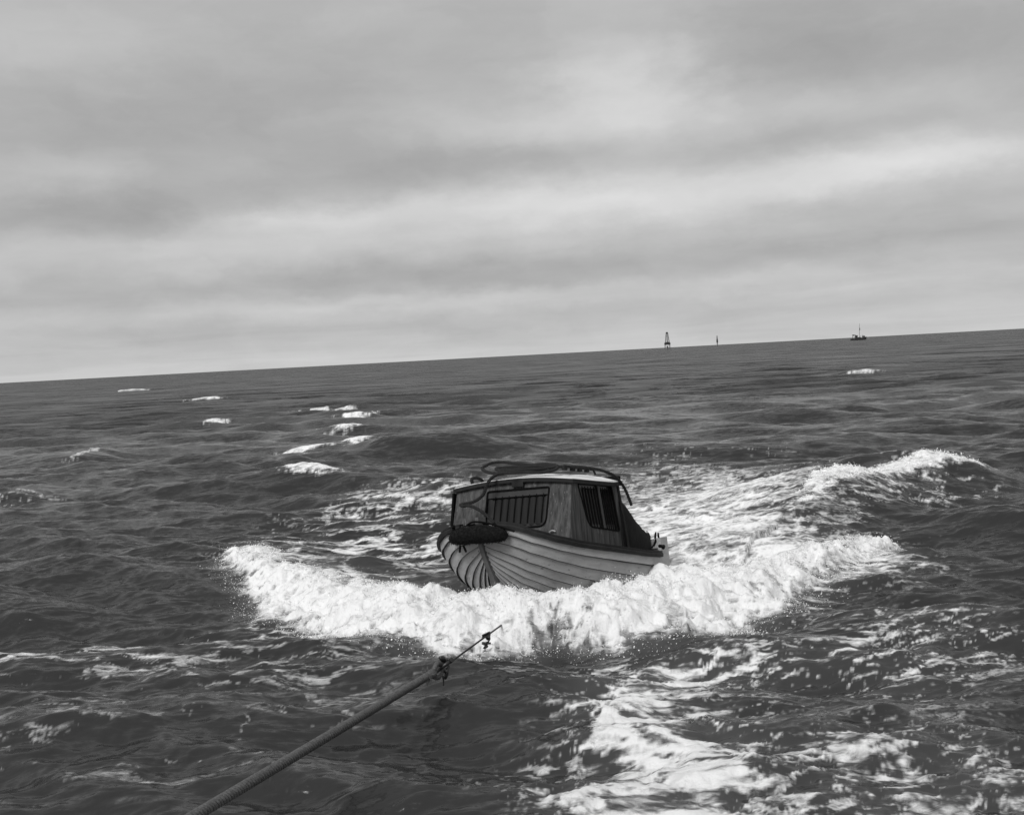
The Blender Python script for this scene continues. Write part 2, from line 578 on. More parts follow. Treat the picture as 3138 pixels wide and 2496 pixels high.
breaker([(-43.0, 159.5), (-40.0, 157.5), (-38.0, 156.4)], 0.5, 2.5, 4, 1.0, 1.5, seed=121)
breaker([(-20.2, 52.6), (-20.1, 55.0), (-20.7, 58.5)], 0.42, 1.6, 3.0, 0.5, 0.25, seed=122)
breaker([(-18.6, 39.4), (-17.2, 39.2), (-15.6, 38.6)], 0.35, 1.3, 2.2, 0.5, 0.22, seed=123)
breaker([(-22.0, 84.0), (-22.1, 86.0), (-22.3, 88.0)], 0.3, 1.6, 3.0, 0.9, 0.8, seed=124)
breaker([(35.0, 121.5), (36.9, 122.8), (38.5, 123.9)], 0.4, 2.0, 3.0, 0.8, 1.0, seed=125)
# smooth swells on the left
breaker([(-13.0, 22.8), (-10.5, 22.4), (-8.9, 22.2), (-7.6, 23.0)], 0.20, 0.9, 2.6, seed=131)
breaker([(-12.6, 28.6), (-10.8, 28.3), (-9.2, 28.2), (-8.0, 28.6), (-6.6, 28.8)], 0.24, 1.0, 3.0, seed=132)
breaker([(-7.4, 25.4), (-6.6, 25.0), (-5.8, 24.6)], 0.10, 0.6, 1.6, seed=133)
breaker([(-7.0, 12.6), (-5.0, 12.9), (-3.0, 12.4)], 0.07, 0.6, 1.8, seed=134)
breaker([(-4.6, 13.6), (-2.6, 14.2), (-1.2, 14.0)], 0.09, 0.7, 1.6, seed=135)
breaker([(1.8, 12.9), (3.6, 13.1), (5.4, 12.6)], 0.09, 0.5, 1.2, seed=136)

# --- drifting foam: density of lace over the surface  (x, y, half-width, half-length, density, sideways?)
ZONES_S = [(-3.3, 27.8, 2.0, 4.6, 0.30), (-2.2, 23.6, 1.3, 2.2, 0.34), (-4.2, 24.0, 1.3, 1.2, 0.30), (-2.8, 32.5, 1.6, 2.2, 0.32),
           (4.2, 33.0, 2.6, 5.0, 0.22), (8.4, 30.0, 2.0, 3.2, 0.10), (6.6, 25.6, 1.8, 2.4, 0.22), 
           (-4.8, 17.0, 2.6, 0.9, 0.28), (-6.4, 15.5, 1.6, 0.8, 0.27), (-3.8, 12.3, 2.2, 1.6, 0.13),
           (-3.8, 18.4, 0.6, 0.6, 0.34), (-3.0, 14.6, 1.6, 0.8, 0.14), (-17.0, 37.5, 2.0, 1.2, 0.2), (7.2, 41.0, 3.0, 5.0, 0.10)]
ZONES_W = [(3.3, 24.6, 1.0, 1.7, 0.72), (4.8, 26.6, 1.4, 1.9, 0.56), (5.9, 28.6, 1.3, 2.4, 0.26), (4.15, 21.9, 1.3, 1.9, 0.46), (2.9, 21.6, 0.8, 1.4, 0.44), (4.0, 19.2, 1.6, 1.0, 0.46), (5.4, 21.6, 1.4, 1.6, 0.34), (3.8, 28.5, 2.2, 4.0, 0.36), (5.2, 33.0, 2.2, 4.5, 0.24),
           (1.35, 13.3, 0.62, 0.42, 0.36), (1.15, 12.4, 0.55, 0.55, 0.34), (1.15, 11.4, 0.5, 0.6, 0.38), (1.45, 10.4, 0.46, 0.42, 0.50), (0.95, 9.6, 0.60, 0.42, 0.58),
           (2.7, 10.5, 0.8, 0.40, 0.14), (2.9, 9.55, 0.9, 0.5, 0.32), (4.4, 13.3, 0.55, 0.9, 0.20), (2.6, 14.2, 1.6, 0.5, 0.26),
           (4.4, 16.3, 1.3, 1.0, 0.24), (1.1, 11.4, 1.1, 2.2, 0.22), (3.4, 12.2, 2.0, 2.6, 0.17), (5.7, 14.7, 0.9, 1.5, 0.22), (4.2, 10.0, 0.6, 0.9, 0.20),
           (-0.3, 10.3, 0.7, 0.8, 0.16), (5.9, 20.0, 1.0, 1.2, 0.30), (3.2, 19.6, 1.4, 0.8, 0.4), (1.9, 14.3, 0.9, 0.5, 0.3)]
den_s = sum(blob(*z) for z in ZONES_S)
den_w = sum(blob(*z) for z in ZONES_W)
# churned water right in front: lumps raised by the propeller
wash = np.clip(den_w, 0, 0.7) * sstep(19, 15, Y)
lump = ridged(X * 0.75 + 0.5 * wx, Y * 0.9 + 0.5 * wy, 3, 44, 0.5)
hsea += wash * (0.14 * (lump - 0.62) + 0.08 * (ridged(X * 2.4 + wx, Y * 2.4 + wy, 3, 46) - 0.6))
# foam drapes over the waves: look its pattern up along the slope, not straight down
Yh = Y + 1.0 * hsea
lace = cdf(ridged(X * 1.05 + 0.8 * wx, Yh * 2.1 + 0.8 * wy, 4, 40, 0.66) + 0.22 * fbm(X * 0.7, Yh * 0.7, 2, 47))
lace_s = cdf(ridged(X * 0.62 + 0.7 * wx, Yh * 1.75 + 0.7 * wy, 4, 50, 0.66) + 0.25 * fbm(X * 0.35, Y * 0.8, 2, 57))
cov_s = np.clip(den_s * 1.65, 0, 0.66)
cov_w = np.clip(den_w * (1.2 + 0.15 * sstep(20, 16, Y)) + 0.25 * patch * sstep(0.1, 0.3, den_w), 0, 0.92)
foam = np.maximum(foam, np.clip((lace_s - 1.0 + cov_s) / 0.62, 0, 1) ** 0.8 * 0.82 * sstep(0.02, 0.08, den_s))
lace_f = cdf(ridged(X * 2.2 + 1.2 * wx, Yh * 5.2 + 1.2 * wy, 3, 48, 0.6))
near = sstep(20, 16, Y)
fw2_ = np.clip((0.70 * lace + 0.30 * lace_f - 0.94 + 1.05 * cov_w) / 0.85, 0, 1) ** 0.85
fw2_ = (fw2_ * (1 - near) + near * sstep(0.22, 0.78, fw2_)) * sstep(0.03, 0.12, den_w)
foam = np.maximum(foam, fw2_)
fil = np.maximum(sstep(0.86, 0.99, lace), 0.8 * sstep(0.90, 1.0, lace_f)) * sstep(0.10, 0.30, den_w) * near
foam = np.maximum(foam, 0.50 * fil)
milk = np.clip(0.40 * den_w + 0.25 * np.clip(fbm(X * 0.7, Y * 0.9, 3, 90), 0, 1) * sstep(0.1, 0.3, den_w), 0, 0.6) * sstep(0.08, 0.4, den_w)
turb = np.maximum(turb, foam * 0.22)

hsea += hchop

# --- the bow wave piled up round the boat: polar profile about a point under the hull
BC = (0.5, 21.0)
PH = (np.degrees(np.arctan2(Y - BC[1], X - BC[0])) - 100) % 360 + 100      # 100..460, so the right arm can pass 360
RR = np.hypot(X - BC[0], Y - BC[1])
RF = np.interp(PH, [150, 162, 176, 190, 205, 212, 223, 228, 233, 237, 242, 251, 256, 261, 265, 269, 274, 281, 289, 292, 298, 308, 323, 338, 348, 354, 360, 372],
               [7.6, 6.8, 5.85, 5.3, 5.3, 4.95, 5.25, 5.55, 5.85, 5.75, 6.0, 6.15, 6.4, 6.2, 5.85, 5.45, 5.9, 5.95, 5.95, 6.2, 5.7, 5.4, 4.95, 5.05, 5.45, 5.9, 6.5, 7.8])
RF = RF + 0.30 * fbm(X * 1.1, Y * 1.1, 4, 200, 0.6) + 0.12 * fbm(X * 5, Y * 5, 3, 201)
RC = np.interp(PH, [150, 155, 175, 185, 200, 215, 230, 245, 260, 275, 290, 300, 310, 325, 338, 352, 360, 372],
               [6.8, 6.3, 4.9, 4.2, 3.7, 3.5, 4.0, 4.6, 4.95, 4.85, 4.4, 4.0, 3.9, 4.1, 4.35, 5.0, 5.7, 7.0])
HC = np.interp(PH, [138, 153, 165, 185, 210, 235, 255, 275, 288, 299, 308, 325, 340, 352, 362, 374], [0, 0.18, 0.27, 0.28, 0.28, 0.40, 0.50, 0.57, 0.58, 0.40, 0.33, 0.32, 0.30, 0.27, 0.18, 0.0])
HC = HC * np.clip(0.88 + 0.55 * fbm(X * 0.9, Y * 0.9, 4, 203, 0.6), 0.35, 1.5)
rise = sstep(0, 1, (RF - RR) / np.maximum(RF - RC, 0.2))
FALL = np.interp(PH, [150, 180, 215, 235, 265, 282, 298, 312, 340, 370], [2.6, 2.2, 2.0, 2.5, 3.5, 6.5, 4.0, 2.2, 2.2, 2.2])
fall = 1 - sstep(0, 1, (RC - RR) / FALL)
bowh = np.where(RR > RC, rise, fall)
prefront = np.exp(-((RR - RF - 0.25) / 0.35) ** 2)
bow = HC * bowh
inside = sstep(0.0, 0.2, HC) * sstep(0.3, -0.6, RR - RC)
hsea = hsea * (1 - 0.55 * sstep(0.02, 0.25, bow)) + bow - 0.05 * HC * prefront - 0.10 * inside * (1 - bowh)
edge = (RF - RR)
rag = fbm(X * 2.0, Y * 2.0, 5, 210, 0.6)
whole = sstep(0.0, 0.38, edge + 0.34 * rag) * sstep(0.08, 0.18, HC)
inner = np.interp(PH, [150, 165, 180, 200, 215, 240, 290, 300, 325, 345, 360], [0.2, 0.2, 0.28, 0.30, 0.45, 2.5, 2.5, 0.9, 0.6, 0.35, 0.3])
inn = sstep(-0.35, 0.75, inner - (RC - RR) + 0.9 * rag)
bowfoam = whole * inn
# glimpses of dark water through the foam at its leading edge
hole = sstep(0.06, 0.26, fbm(X * 3.2, Yh * 4.6, 4, 220, 0.62)) * (sstep(0.95, 0.10, edge) + 0.28 * sstep(2.0, 0.9, edge) * sstep(0.1, 0.9, edge)).clip(0, 1)
bowfoam = bowfoam * (1 - 0.85 * hole)
# foam streaks lying on the back of the wave
bk = sstep(0.2, -0.2, RR - RC) * sstep(-2.6, -0.4, RR - RC) * sstep(0.08, 0.25, HC)
streak = np.clip((lace_s - 1.0 + 0.85 * bk) / 0.7, 0, 1)
foam = np.maximum(foam, streak * bk * 0.85)
foam = np.maximum(foam, bowfoam)
turb = np.maximum(turb, bowfoam)
milk = np.maximum(milk, 0.45 * sstep(-0.5, 0.3, edge) * sstep(0.1, 0.3, HC) * sstep(-2.5, 0, RR - RC))

# --- the hole in the water behind the stern
hsea -= blob(2.6, 20.5, 0.9, 1.0, 0.40)

# --- boiling surface of broken water
Yb = Y + 1.4 * bow
bil = np.abs(perlin(X * 1.7, Yb * 1.7, 301)) * 0.60 + np.abs(perlin(X * 3.9, Yb * 3.9, 302)) * 0.30 + np.abs(perlin(X * 8.5, Yb * 8.5, 303)) * 0.15 + np.abs(perlin(X * 18, Yb * 18, 304)) * 0.06
okres = np.clip(0.3 / (SP * 2) - 0.6, 0, 1)
big = np.abs(perlin(X * 0.75 + 0.3 * wx, Y * 0.75, 305)) * 0.6 + fbm(X * 1.1, Y * 1.1, 3, 306, 0.6) * 0.5
hsea += turb * okres * (0.26 * (bil - 0.20) + 0.22 * bowfoam * (big - 0.12))
far_ok = np.clip(1.2 / (SP * 1.5) - 0.4, 0, 1)
hsea *= np.where(D > 2000, 0, 1)
foam = np.clip(foam, 0, 1)

n = NR * NC
co = np.empty((n, 3), np.float32)
co[:, 0] = X.ravel(); co[:, 1] = Y.ravel(); co[:, 2] = hsea.ravel()
ii = np.arange((NR - 1) * NC).reshape(NR - 1, NC)[:, :-1].ravel()
quads = np.stack([ii, ii + 1, ii + NC + 1, ii + NC], 1).astype(np.int32)
me = bpy.data.meshes.new("sea")
me.vertices.add(n)
me.vertices.foreach_set("co", co.ravel())
nq = len(quads)
me.loops.add(nq * 4)
me.loops.foreach_set("vertex_index", quads.ravel())
me.polygons.add(nq)
me.polygons.foreach_set("loop_start", np.arange(0, nq * 4, 4, dtype=np.int32))
me.polygons.foreach_set("use_smooth", np.ones(nq, dtype=bool))
me.update(calc_edges=True)
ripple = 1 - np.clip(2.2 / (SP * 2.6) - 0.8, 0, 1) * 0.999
for nm, arr in (("foam", foam), ("milk", milk), ("ripple", ripple)):
    at = me.attributes.new(nm, 'FLOAT', 'POINT')
    at.data.foreach_set("value", arr.ravel().astype(np.float32))

ms = bpy.data.materials.new("sea_water")
ms.use_nodes = True
t = ms.node_tree
b = NB(t)
t.nodes.clear()
out = b.n('ShaderNodeOutputMaterial')
geo = b.n('ShaderNodeNewGeometry')
pos = geo.outputs['Position']
a_f = b.n('ShaderNodeAttribute', attribute_name='foam').outputs['Fac']
a_m = b.n('ShaderNodeAttribute', attribute_name='milk').outputs['Fac']
water = b.n('ShaderNodeBsdfPrincipled')
t.links.new(b.mix(a_m, 0.024, 0.12), water.inputs['Base Color'])
water.inputs['Roughness'].default_value = 0.16
water.inputs['IOR'].default_value = 1.333
def ncol(scale, detail, rough, seed):
    nd = b.n('ShaderNodeTexNoise')
    t.links.new(b.mapping(pos, scale), nd.inputs['Vector'])
    nd.inputs['Scale'].default_value = 1.0
    nd.inputs['Detail'].default_value = detail
    nd.inputs['Roughness'].default_value = rough
    nd.inputs['Distortion'].default_value = 0.35
    return nd.outputs['Color']


# ripples too small for the mesh: tilt of the surface normal, slope noise over many octaves
def vmath(op, a_, b_=None):
    nd = b.n('ShaderNodeVectorMath', operation=op)
    b.put(nd.inputs[0], a_)
    b.put(nd.inputs[1], b_)
    return nd.outputs[0]


c1 = vmath('SUBTRACT', ncol((0.05, 0.27, 0.05), 6, 0.86, 0), (0.5, 0.5, 0.5))
c2 = vmath('SUBTRACT', ncol((1.7, 6.5, 2.0), 5, 0.74, 0), (0.5, 0.5, 0.5))
a_r = b.n('ShaderNodeAttribute', attribute_name='ripple').outputs['Fac']
k1 = b.math('ADD', 0.42, b.math('MULTIPLY', a_r, 2.6))
cs = vmath('ADD', vmath('MULTIPLY', vmath('MULTIPLY', c1, (1.1, 1.9, 0.0)), b.comb(k1, k1, k1)), vmath('MULTIPLY', c2, (1.1, 2.0, 0.0)))
wn = vmath('NORMALIZE', vmath('ADD', geo.outputs['Normal'], cs))
t.links.new(wn, water.inputs['Normal'])
fo = b.n('ShaderNodeBsdfDiffuse')
fo.inputs['Color'].default_value = (0.84, 0.84, 0.84, 1)
fb = b.n('ShaderNodeBump')
fb.inputs['Strength'].default_value = 0.8
fb.inputs['Distance'].default_value = 0.05
fh = b.noise(b.mapping(pos, (18, 18, 18)), 1.0, 7, 0.78)
t.links.new(fh, fb.inputs['Height'])
t.links.new(fb.outputs[0], fo.inputs['Normal'])
# the vertex value is a coverage; the fine net of bubbles comes from a noise in space
br1 = b.noise(b.mapping(pos, (4.5, 10.0, 10.0)), 1.0, 7, 0.68, 0.6)
br2 = b.math('DIVIDE', b.math('SUBTRACT', br1, 0.30), 0.40)
mid = b.math('MULTIPLY', a_f, b.math('SUBTRACT', 1.0, a_f))
ff = b.math('ADD', a_f, b.math('MULTIPLY', b.math('MULTIPLY', mid, 4.8), b.math('SUBTRACT', 0.5, br2)), clamp=True)
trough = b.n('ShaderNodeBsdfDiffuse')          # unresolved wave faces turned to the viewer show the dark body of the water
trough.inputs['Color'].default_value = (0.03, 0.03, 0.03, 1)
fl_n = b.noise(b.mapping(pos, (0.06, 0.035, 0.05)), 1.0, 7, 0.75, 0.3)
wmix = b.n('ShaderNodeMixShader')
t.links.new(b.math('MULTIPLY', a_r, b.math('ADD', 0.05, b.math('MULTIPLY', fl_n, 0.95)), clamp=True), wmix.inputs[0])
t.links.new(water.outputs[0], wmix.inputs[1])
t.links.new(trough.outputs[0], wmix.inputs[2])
mx = b.n('ShaderNodeMixShader')
t.links.new(ff, mx.inputs[0])
t.links.new(wmix.outputs[0], mx.inputs[1])
t.links.new(fo.outputs[0], mx.inputs[2])
t.links.new(mx.outputs[0], out.inputs['Surface'])
me.materials.append(ms)
seao = link(bpy.data.objects.new("sea", me))
tag(seao, "dark choppy grey sea streaked with foam, reaching to the horizon", kind='structure')


# --- thrown spray: small drops and clots of froth above the broken water
def drops(name, label, idx, lift, size, jitter, stretch=1.0):
    k = len(idx)
    base_ = co[idx].astype(float)
    base_ += rng.normal(0, jitter, (k, 3)) * np.array([1, 1, 0.4])
    base_[:, 2] += lift
    octv = np.array([(1, 0, 0), (-1, 0, 0), (0, 1, 0), (0, -1, 0), (0, 0, 1), (0, 0, -1)], float)
    octf = np.array([(0, 2, 4), (2, 1, 4), (1, 3, 4), (3, 0, 4), (2, 0, 5), (1, 2, 5), (3, 1, 5), (0, 3, 5)])
    A = rng.normal(size=(k, 3, 3)); q, _ = np.linalg.qr(A)
    sc = size[:, None] * np.exp(rng.normal(0, 0.35, (k, 3)))
    V = np.einsum('kij,vj->kvi', q * sc[:, None, :], octv) + base_[:, None, :]
    Fc = octf[None] + (np.arange(k) * 6)[:, None, None]
    m2 = bpy.data.meshes.new(name)
    m2.vertices.add(k * 6); m2.vertices.foreach_set("co", V.astype(np.float32).ravel())
    m2.loops.add(k * 24); m2.loops.foreach_set("vertex_index", Fc.astype(np.int32).ravel())
    m2.polygons.add(k * 8); m2.polygons.foreach_set("loop_start", np.arange(0, k * 24, 3, dtype=np.int32))
    m2.polygons.foreach_set("use_smooth", np.ones(k * 8, dtype=bool))
    m2.update(calc_edges=True)
    m2.materials.append(M_spray)
    return tag(link(bpy.data.objects.new(name, m2)), label, kind='stuff')


M_spray = mat('spray_white', 0.86, 0.9, 0.9, (3, 3, 3), 2, spec=0.2)
area = (SP * D * (th[1] - th[0])).ravel()
bf = bowfoam.ravel() * area
ed = np.exp(-((edge - 0.12) / 0.28) ** 2).ravel() * area * sstep(0.1, 0.3, HC).ravel()
cr_ = np.exp(-((RR - RC) / 0.30) ** 2).ravel() * area * bowfoam.ravel()


def pick(w, k):
    c = np.cumsum(w); return np.searchsorted(c, rng.random(k) * c[-1])


plume = np.clip(0.5 + 1.1 * fbm(X * 1.6, Y * 1.6, 3, 400), 0.05, 1.6).ravel() ** 2
i1 = pick(bf, 12000)
drops('bow_spray', 'white froth and spray thrown up round the bow of the towed boat', i1, rng.gamma(1.0, 0.030, len(i1)) * plume[i1] - 0.004, rng.gamma(3.0, 0.0012, len(i1)) + 0.0015, 0.015)
i2 = pick(ed, 9000)
drops('edge_spray', 'white drops flung ahead of the bow wave front', i2, rng.gamma(1.0, 0.025, len(i2)) * plume[i2], rng.gamma(2.0, 0.0016, len(i2)) + 0.0015, 0.05)
i3 = pick(cr_, 20000)
drops('crest_spray', 'white froth tossed along the crest of the bow wave', i3, rng.gamma(1.0, 0.045, len(i3)) * plume[i3] - 0.005, rng.gamma(3.0, 0.0014, len(i3)) + 0.0015, 0.03)
ob = ((foam * (1 - np.clip(bowfoam * 3, 0, 1)) > 0.75) & (turb > 0.4) & (D < 36) & (D > 20)).ravel() * area
i4 = pick(ob, 7000)
drops('crest_froth', 'white froth on the breaking wave crests away from the boat', i4, rng.gamma(1.0, 0.035, len(i4)) * plume[i4] - 0.005, rng.gamma(2.0, 0.003, len(i4)) + 0.002, 0.04)

# ------------------------------------------------------------------ the towed boat (local: x forward, y port, z up)
PSI, TRIM, HEEL = math.radians(32), math.radians(9), math.radians(5)
BO = Vector((-0.156, 16.827, 1.140))
bf0 = Vector((-math.sin(PSI), -math.cos(PSI), 0)); bp0 = Vector((math.cos(PSI), -math.sin(PSI), 0)); bz = Vector((0, 0, 1))
bfw = bf0 * math.cos(TRIM) + bz * math.sin(TRIM)
bup = bz * math.cos(TRIM) - bf0 * math.sin(TRIM)
bpt = bp0 * math.cos(HEEL) + bup * math.sin(HEEL)
bup = bup * math.cos(HEEL) - bp0 * math.sin(HEEL)
BASE = Vector((-1.8, 0, -1.05))                         # the empty sits at the keel
org = BO + bfw * BASE.x + bpt * BASE.y + bup * BASE.z
MBOAT = Matrix(((bfw.x, bpt.x, bup.x, org.x), (bfw.y, bpt.y, bup.y, org.y), (bfw.z, bpt.z, bup.z, org.z), (0, 0, 0, 1)))


def LB(u, v, w):
    return (u - BASE.x, v - BASE.y, w - BASE.z)


boat = thing('cabin_boat', 'clinker-built wooden cabin boat under tow, bow lifted out of the white bow wave', 'boat', MBOAT)

STEM_W = [-1.10, -0.755, -0.43, -0.15, 0.02, 0.25, 0.34]
STEM_U = [0.02, 0.27, 0.47, 0.64, 0.71, 0.75, 0.75]
stem_u = lambda w: float(np.interp(w, STEM_W, STEM_U))
stern_u = lambda w: float(np.interp(w, [-1.1, -0.57, -0.18, 0.0], [-4.85, -4.98, -5.03, -5.03]))
SHEER_U = [-5.03, -4.5, -4.0, -2.8, -1.9, -1.0, -0.4, 0.0, 0.36, 0.60, 0.75]
SHEER_W = [-0.184, -0.222, -0.245, -0.265, -0.25, -0.185, -0.135, -0.09, -0.01, 0.09, 0.22]
sheer = lambda u: float(np.interp(u, SHEER_U, SHEER_W))
XM = 0.36


def hull(tt, q):
    """tt 0 stem .. 1 stern, q 0 sheer .. 1 keel; port side"""
    xi = (1 - math.cos(math.pi * tt)) / 2 * 0.75 + tt * 0.25
    db = 0.60 * q; dst = 0.92 * q
    if xi < XM:
        r = (XM - xi) / XM; p = 2.6 - 0.7 * q; m_ = 3.5 - 1.8 * q
        br = max(0.0, 1 - r ** p) ** (1 / m_); end = db
        e = 1 - (1 - (1 - br) ** 4.5) * (1 - 0.60 * r ** 1.7 * (1 - q * q))
    else:
        r = (xi - XM) / (1 - XM)
        br = max(0.0, 1 - r ** (2.3 - 0.5 * q)) ** (1.5 + 0.3 * q); end = dst
        e = r ** 3
    bm = float(np.interp(q, [0, 0.2, 0.4, 0.6, 0.8, 1.0], [1.25, 1.26, 1.19, 1.00, 0.62, 0.04]))
    dm = float(np.interp(q, [0, 0.2, 0.4, 0.6, 0.8, 1.0], [0, 0.26, 0.51, 0.72, 0.86, 0.93]))
    usheer = stem_u(0.22) + (stern_u(-0.18) - stem_u(0.22)) * xi
    w = sheer(usheer) - (dm * (1 - e) + end * e)
    us = stem_u(w); ue = stern_u(w)
    return Vector((us + (ue - us) * xi, bm * br, w))


def hnorm(tt, q):
    dt = 0.0005 + 0.004 * min(1, tt * 8)
    a = hull(min(tt + dt, 1), q) - hull(max(tt - dt, 0), q)
    c = hull(tt, min(q + 0.01, 1)) - hull(tt, max(q - 0.01, 0))
    nn = a.cross(c)
    if nn.length < 1e-12: return Vector((1, 0.3, 0)).normalized()
    nn.normalize()
    p = hull(tt, q)
    if nn.dot(p - Vector((min(max(p.x, -3.8), -0.6), 0, -0.1))) < 0: nn = -nn
    return nn


QS = [0, 0.15, 0.29, 0.42, 0.53, 0.62, 0.70, 0.77, 0.83, 0.88, 0.92, 0.96, 1.0]           # strake edges: wide topsides, narrow bottom
NSTR, NT = 12, 64
TTS = [(i / NT) ** 1.7 for i in range(NT + 1)]
TH = 0.032
for side in (1, -1):
    for k in range(NSTR):
        qa, qb = QS[k], QS[k + 1]
        rows = []
        for tt in TTS:
            fade = min(1.0, hull(tt, qb).y / 0.10) * min(1.0, (1 - tt) * 12)
            row = []
            for f in (0.0, 0.45, 0.94, 1.0):
                q = qa + (qb - qa) * f
                p = hull(tt, q) + hnorm(tt, q) * (TH * f * (0.45 + 0.55 * fade) + (0.004 if k == 0 else 0))
                row.append(p)
            pb = hull(tt, qb) - hnorm(tt, qb) * 0.012
            row.append(pb)
            row.append(hull(tt, qa) - hnorm(tt, qa) * 0.012)
            rows.append([LB(p.x, p.y * side, p.z) for p in row])
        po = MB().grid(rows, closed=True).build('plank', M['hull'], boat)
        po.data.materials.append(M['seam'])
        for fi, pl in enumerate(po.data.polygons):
            if fi % 6 in (2, 3):                 # shadow line of the lap, painted dark along its lower edge
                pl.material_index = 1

# stem post, stern post, keel
def bar_along(pts, half, deep, name, m):
    mb = MB(); rows = []
    P = [Vector((p[0], 0, p[1])) for p in pts]
    for i, p in enumerate(P):
        d = (P[min(i + 1, len(P) - 1)] - P[max(i - 1, 0)]).normalized()
        nn = Vector((-d.z, 0, d.x))
        h = half[i] if isinstance(half, list) else half
        rows.append([LB(*(p + nn * s * deep[0] + Vector((0, v * h, 0)))) if s > 0 else LB(*(p - nn * deep[1] + Vector((0, v * h, 0)))) for s, v in ((1, -0.55), (1, 0.55), (-1, 1), (-1, -1))])
    mb.grid(rows, closed=True)
    mb.f.append((0, 1, 2, 3)); k0 = 4 * (len(P) - 1); mb.f.append((k0 + 3, k0 + 2, k0 + 1, k0))
    return mb.build(name, m, boat)


stem_pts = [(stem_u(w), w) for w in (0.33, 0.22, 0.10, -0.05, -0.2, -0.35, -0.5, -0.65, -0.8, -0.95, -1.08)]
bar_along(stem_pts, [0.05, 0.05, 0.052, 0.055, 0.06, 0.066, 0.072, 0.08, 0.085, 0.09, 0.09], (0.055, 0.10), 'stem', M['stem'])
bar_along([(stern_u(w) - 0.0, w) for w in (-0.10, -0.3, -0.6, -0.9, -1.05)], 0.04, (0.05, 0.06), 'stern_post', M['trim'])
bar_along([(0.0, -1.06), (-1.2, -0.98 - 0.14), (-2.5, -1.2), (-4.0, -1.15), (-4.9, -1.1)], 0.04, (0.05, 0.05), 'keel', M['stem'])


def rail(profile, name, m, t0=0.004, t1=0.995, dz=0.0):
    for side in (1, -1):
        rows = []
        for i in range(70):
            tt = t0 + (t1 - t0) * (i / 69) ** 1.3
            p = hull(tt, 0); nn = hnorm(tt, 0); nn.z = 0; nn.normalize()
            rows.append([LB((p + nn * a).x, (p + nn * a).y * side, p.z + c + dz) for a, c in profile])
        mb = MB().grid(rows, closed=True)
        k = len(profile)
        mb.f.append(tuple(range(k))); mb.f.append(tuple(69 * k + j for j in range(k))[::-1])
        mb.build(name, m, boat)


rail([(0.045, -0.055), (0.050, -0.01), (0.035, 0.012), (0.0, 0.012), (0.0, -0.055)], 'rubbing_strake', M['trim'])
rail([(0.036, 0.016), (0.036, 0.040), (-0.05, 0.044), (-0.05, 0.016)], 'rail_cap', M['trim'])
# deck from rail to rail
rows = []
for i in range(60):
    tt = 0.006 + 0.988 * i / 59
    p = hull(tt, 0)
    y = max(p.y - 0.01, 0.001)
    rows.append([LB(p.x, y * c, p.z + 0.004 + 0.04 * (1 - c * c)) for c in (-1, -0.6, -0.2, 0.2, 0.6, 1)])
MB().grid(rows).build('deck', M['sill'], boat)

# ---- cabin
RAKE = 0.20                                  # the front wall leans aft over its height
EDGE_U = [-0.10, -0.20, -0.53, -0.90, -1.25, -1.45, -1.62]
EDGE_W = [0.815, 0.825, 0.885, 0.915, 0.905, 0.865, 0.80]
edge_w = lambda u: float(np.interp(u, EDGE_U, EDGE_W))
VB, VT = 1.018, 0.985                        # half-widths at deck and roof


def front_pt(v, w, d=0.0):
    u = -RAKE * (w + 0.05) / 0.88
    return LB(u - d, v, w)


def front_top(v):
    return 0.825 + 0.075 * (1 - (v / 1.0) ** 2)


win = rounded([(-0.43, 0.19), (0.60, 0.19), (0.615, 0.735), (-0.425, 0.735)], [0.05, 0.12, 0.03, 0.03])
outer = [(-VB, -0.16), (VB, -0.16)] + [(VT - (2 * VT) * i / 16, front_top(VT - 2 * VT * i / 16)) for i in range(17)]
panel(outer, [win], front_pt, 0.03).build('front_wall', M['wall'], boat)


def side_place(side):
    def f(a, w, d=0.0):
        v = VB + (VT - VB) * (w + 0.05) / 0.88
        return LB(a, side * (v - d), w)
    return f


swin = rounded([(-0.60, 0.16), (-1.545, 0.10), (-1.40, 0.765), (-0.36, 0.765)], [0.14, 0.03, 0.06, 0.05])
side_outer = [(-0.03 + 0.0, -0.16)] + [(-1.835, -0.24)] + [(-1.62, edge_w(-1.62))] + [(u, edge_w(u)) for u in (-1.45, -1.25, -1.05, -0.9, -0.7, -0.53, -0.35)] + [(-RAKE, edge_w(-RAKE))]
side_outer[0] = (RAKE * 0.11 / 0.88 - 0.03, -0.16)
for side in (1, -1):
    panel(side_outer, [swin], side_place(side), 0.03).build('side_wall', M['wall'], boat)

# front window: frame moulding, curtained pane behind, upright bars on a rail
fwin = bpy.data.objects.new('window', None); link(fwin, boat)


def ring(loop, place, w_, out_, name, m, parent):
    """thin raised moulding following a loop"""
    n_ = len(loop); c = Vector((sum(p[0] for p in loop) / n_, sum(p[1] for p in loop) / n_))
    mb = MB(); rows = []
    for i in range(n_):
        p = Vector(loop[i]); a = Vector(loop[i - 1]); e = Vector(loop[(i + 1) % n_])
        d = (e - a).normalized(); nrm = Vector((d.y, -d.x))
        if nrm.dot(p - c) < 0: nrm = -nrm
        o = p + nrm * w_; ins = p - nrm * 0.004
        rows.append([place(ins.x, ins.y, 0.02), place(ins.x, ins.y, -out_), place(o.x, o.y, -out_), place(o.x, o.y, 0.003)])
    rows.append(rows[0])
    return mb.grid(rows, closed=True).build(name, m, parent)


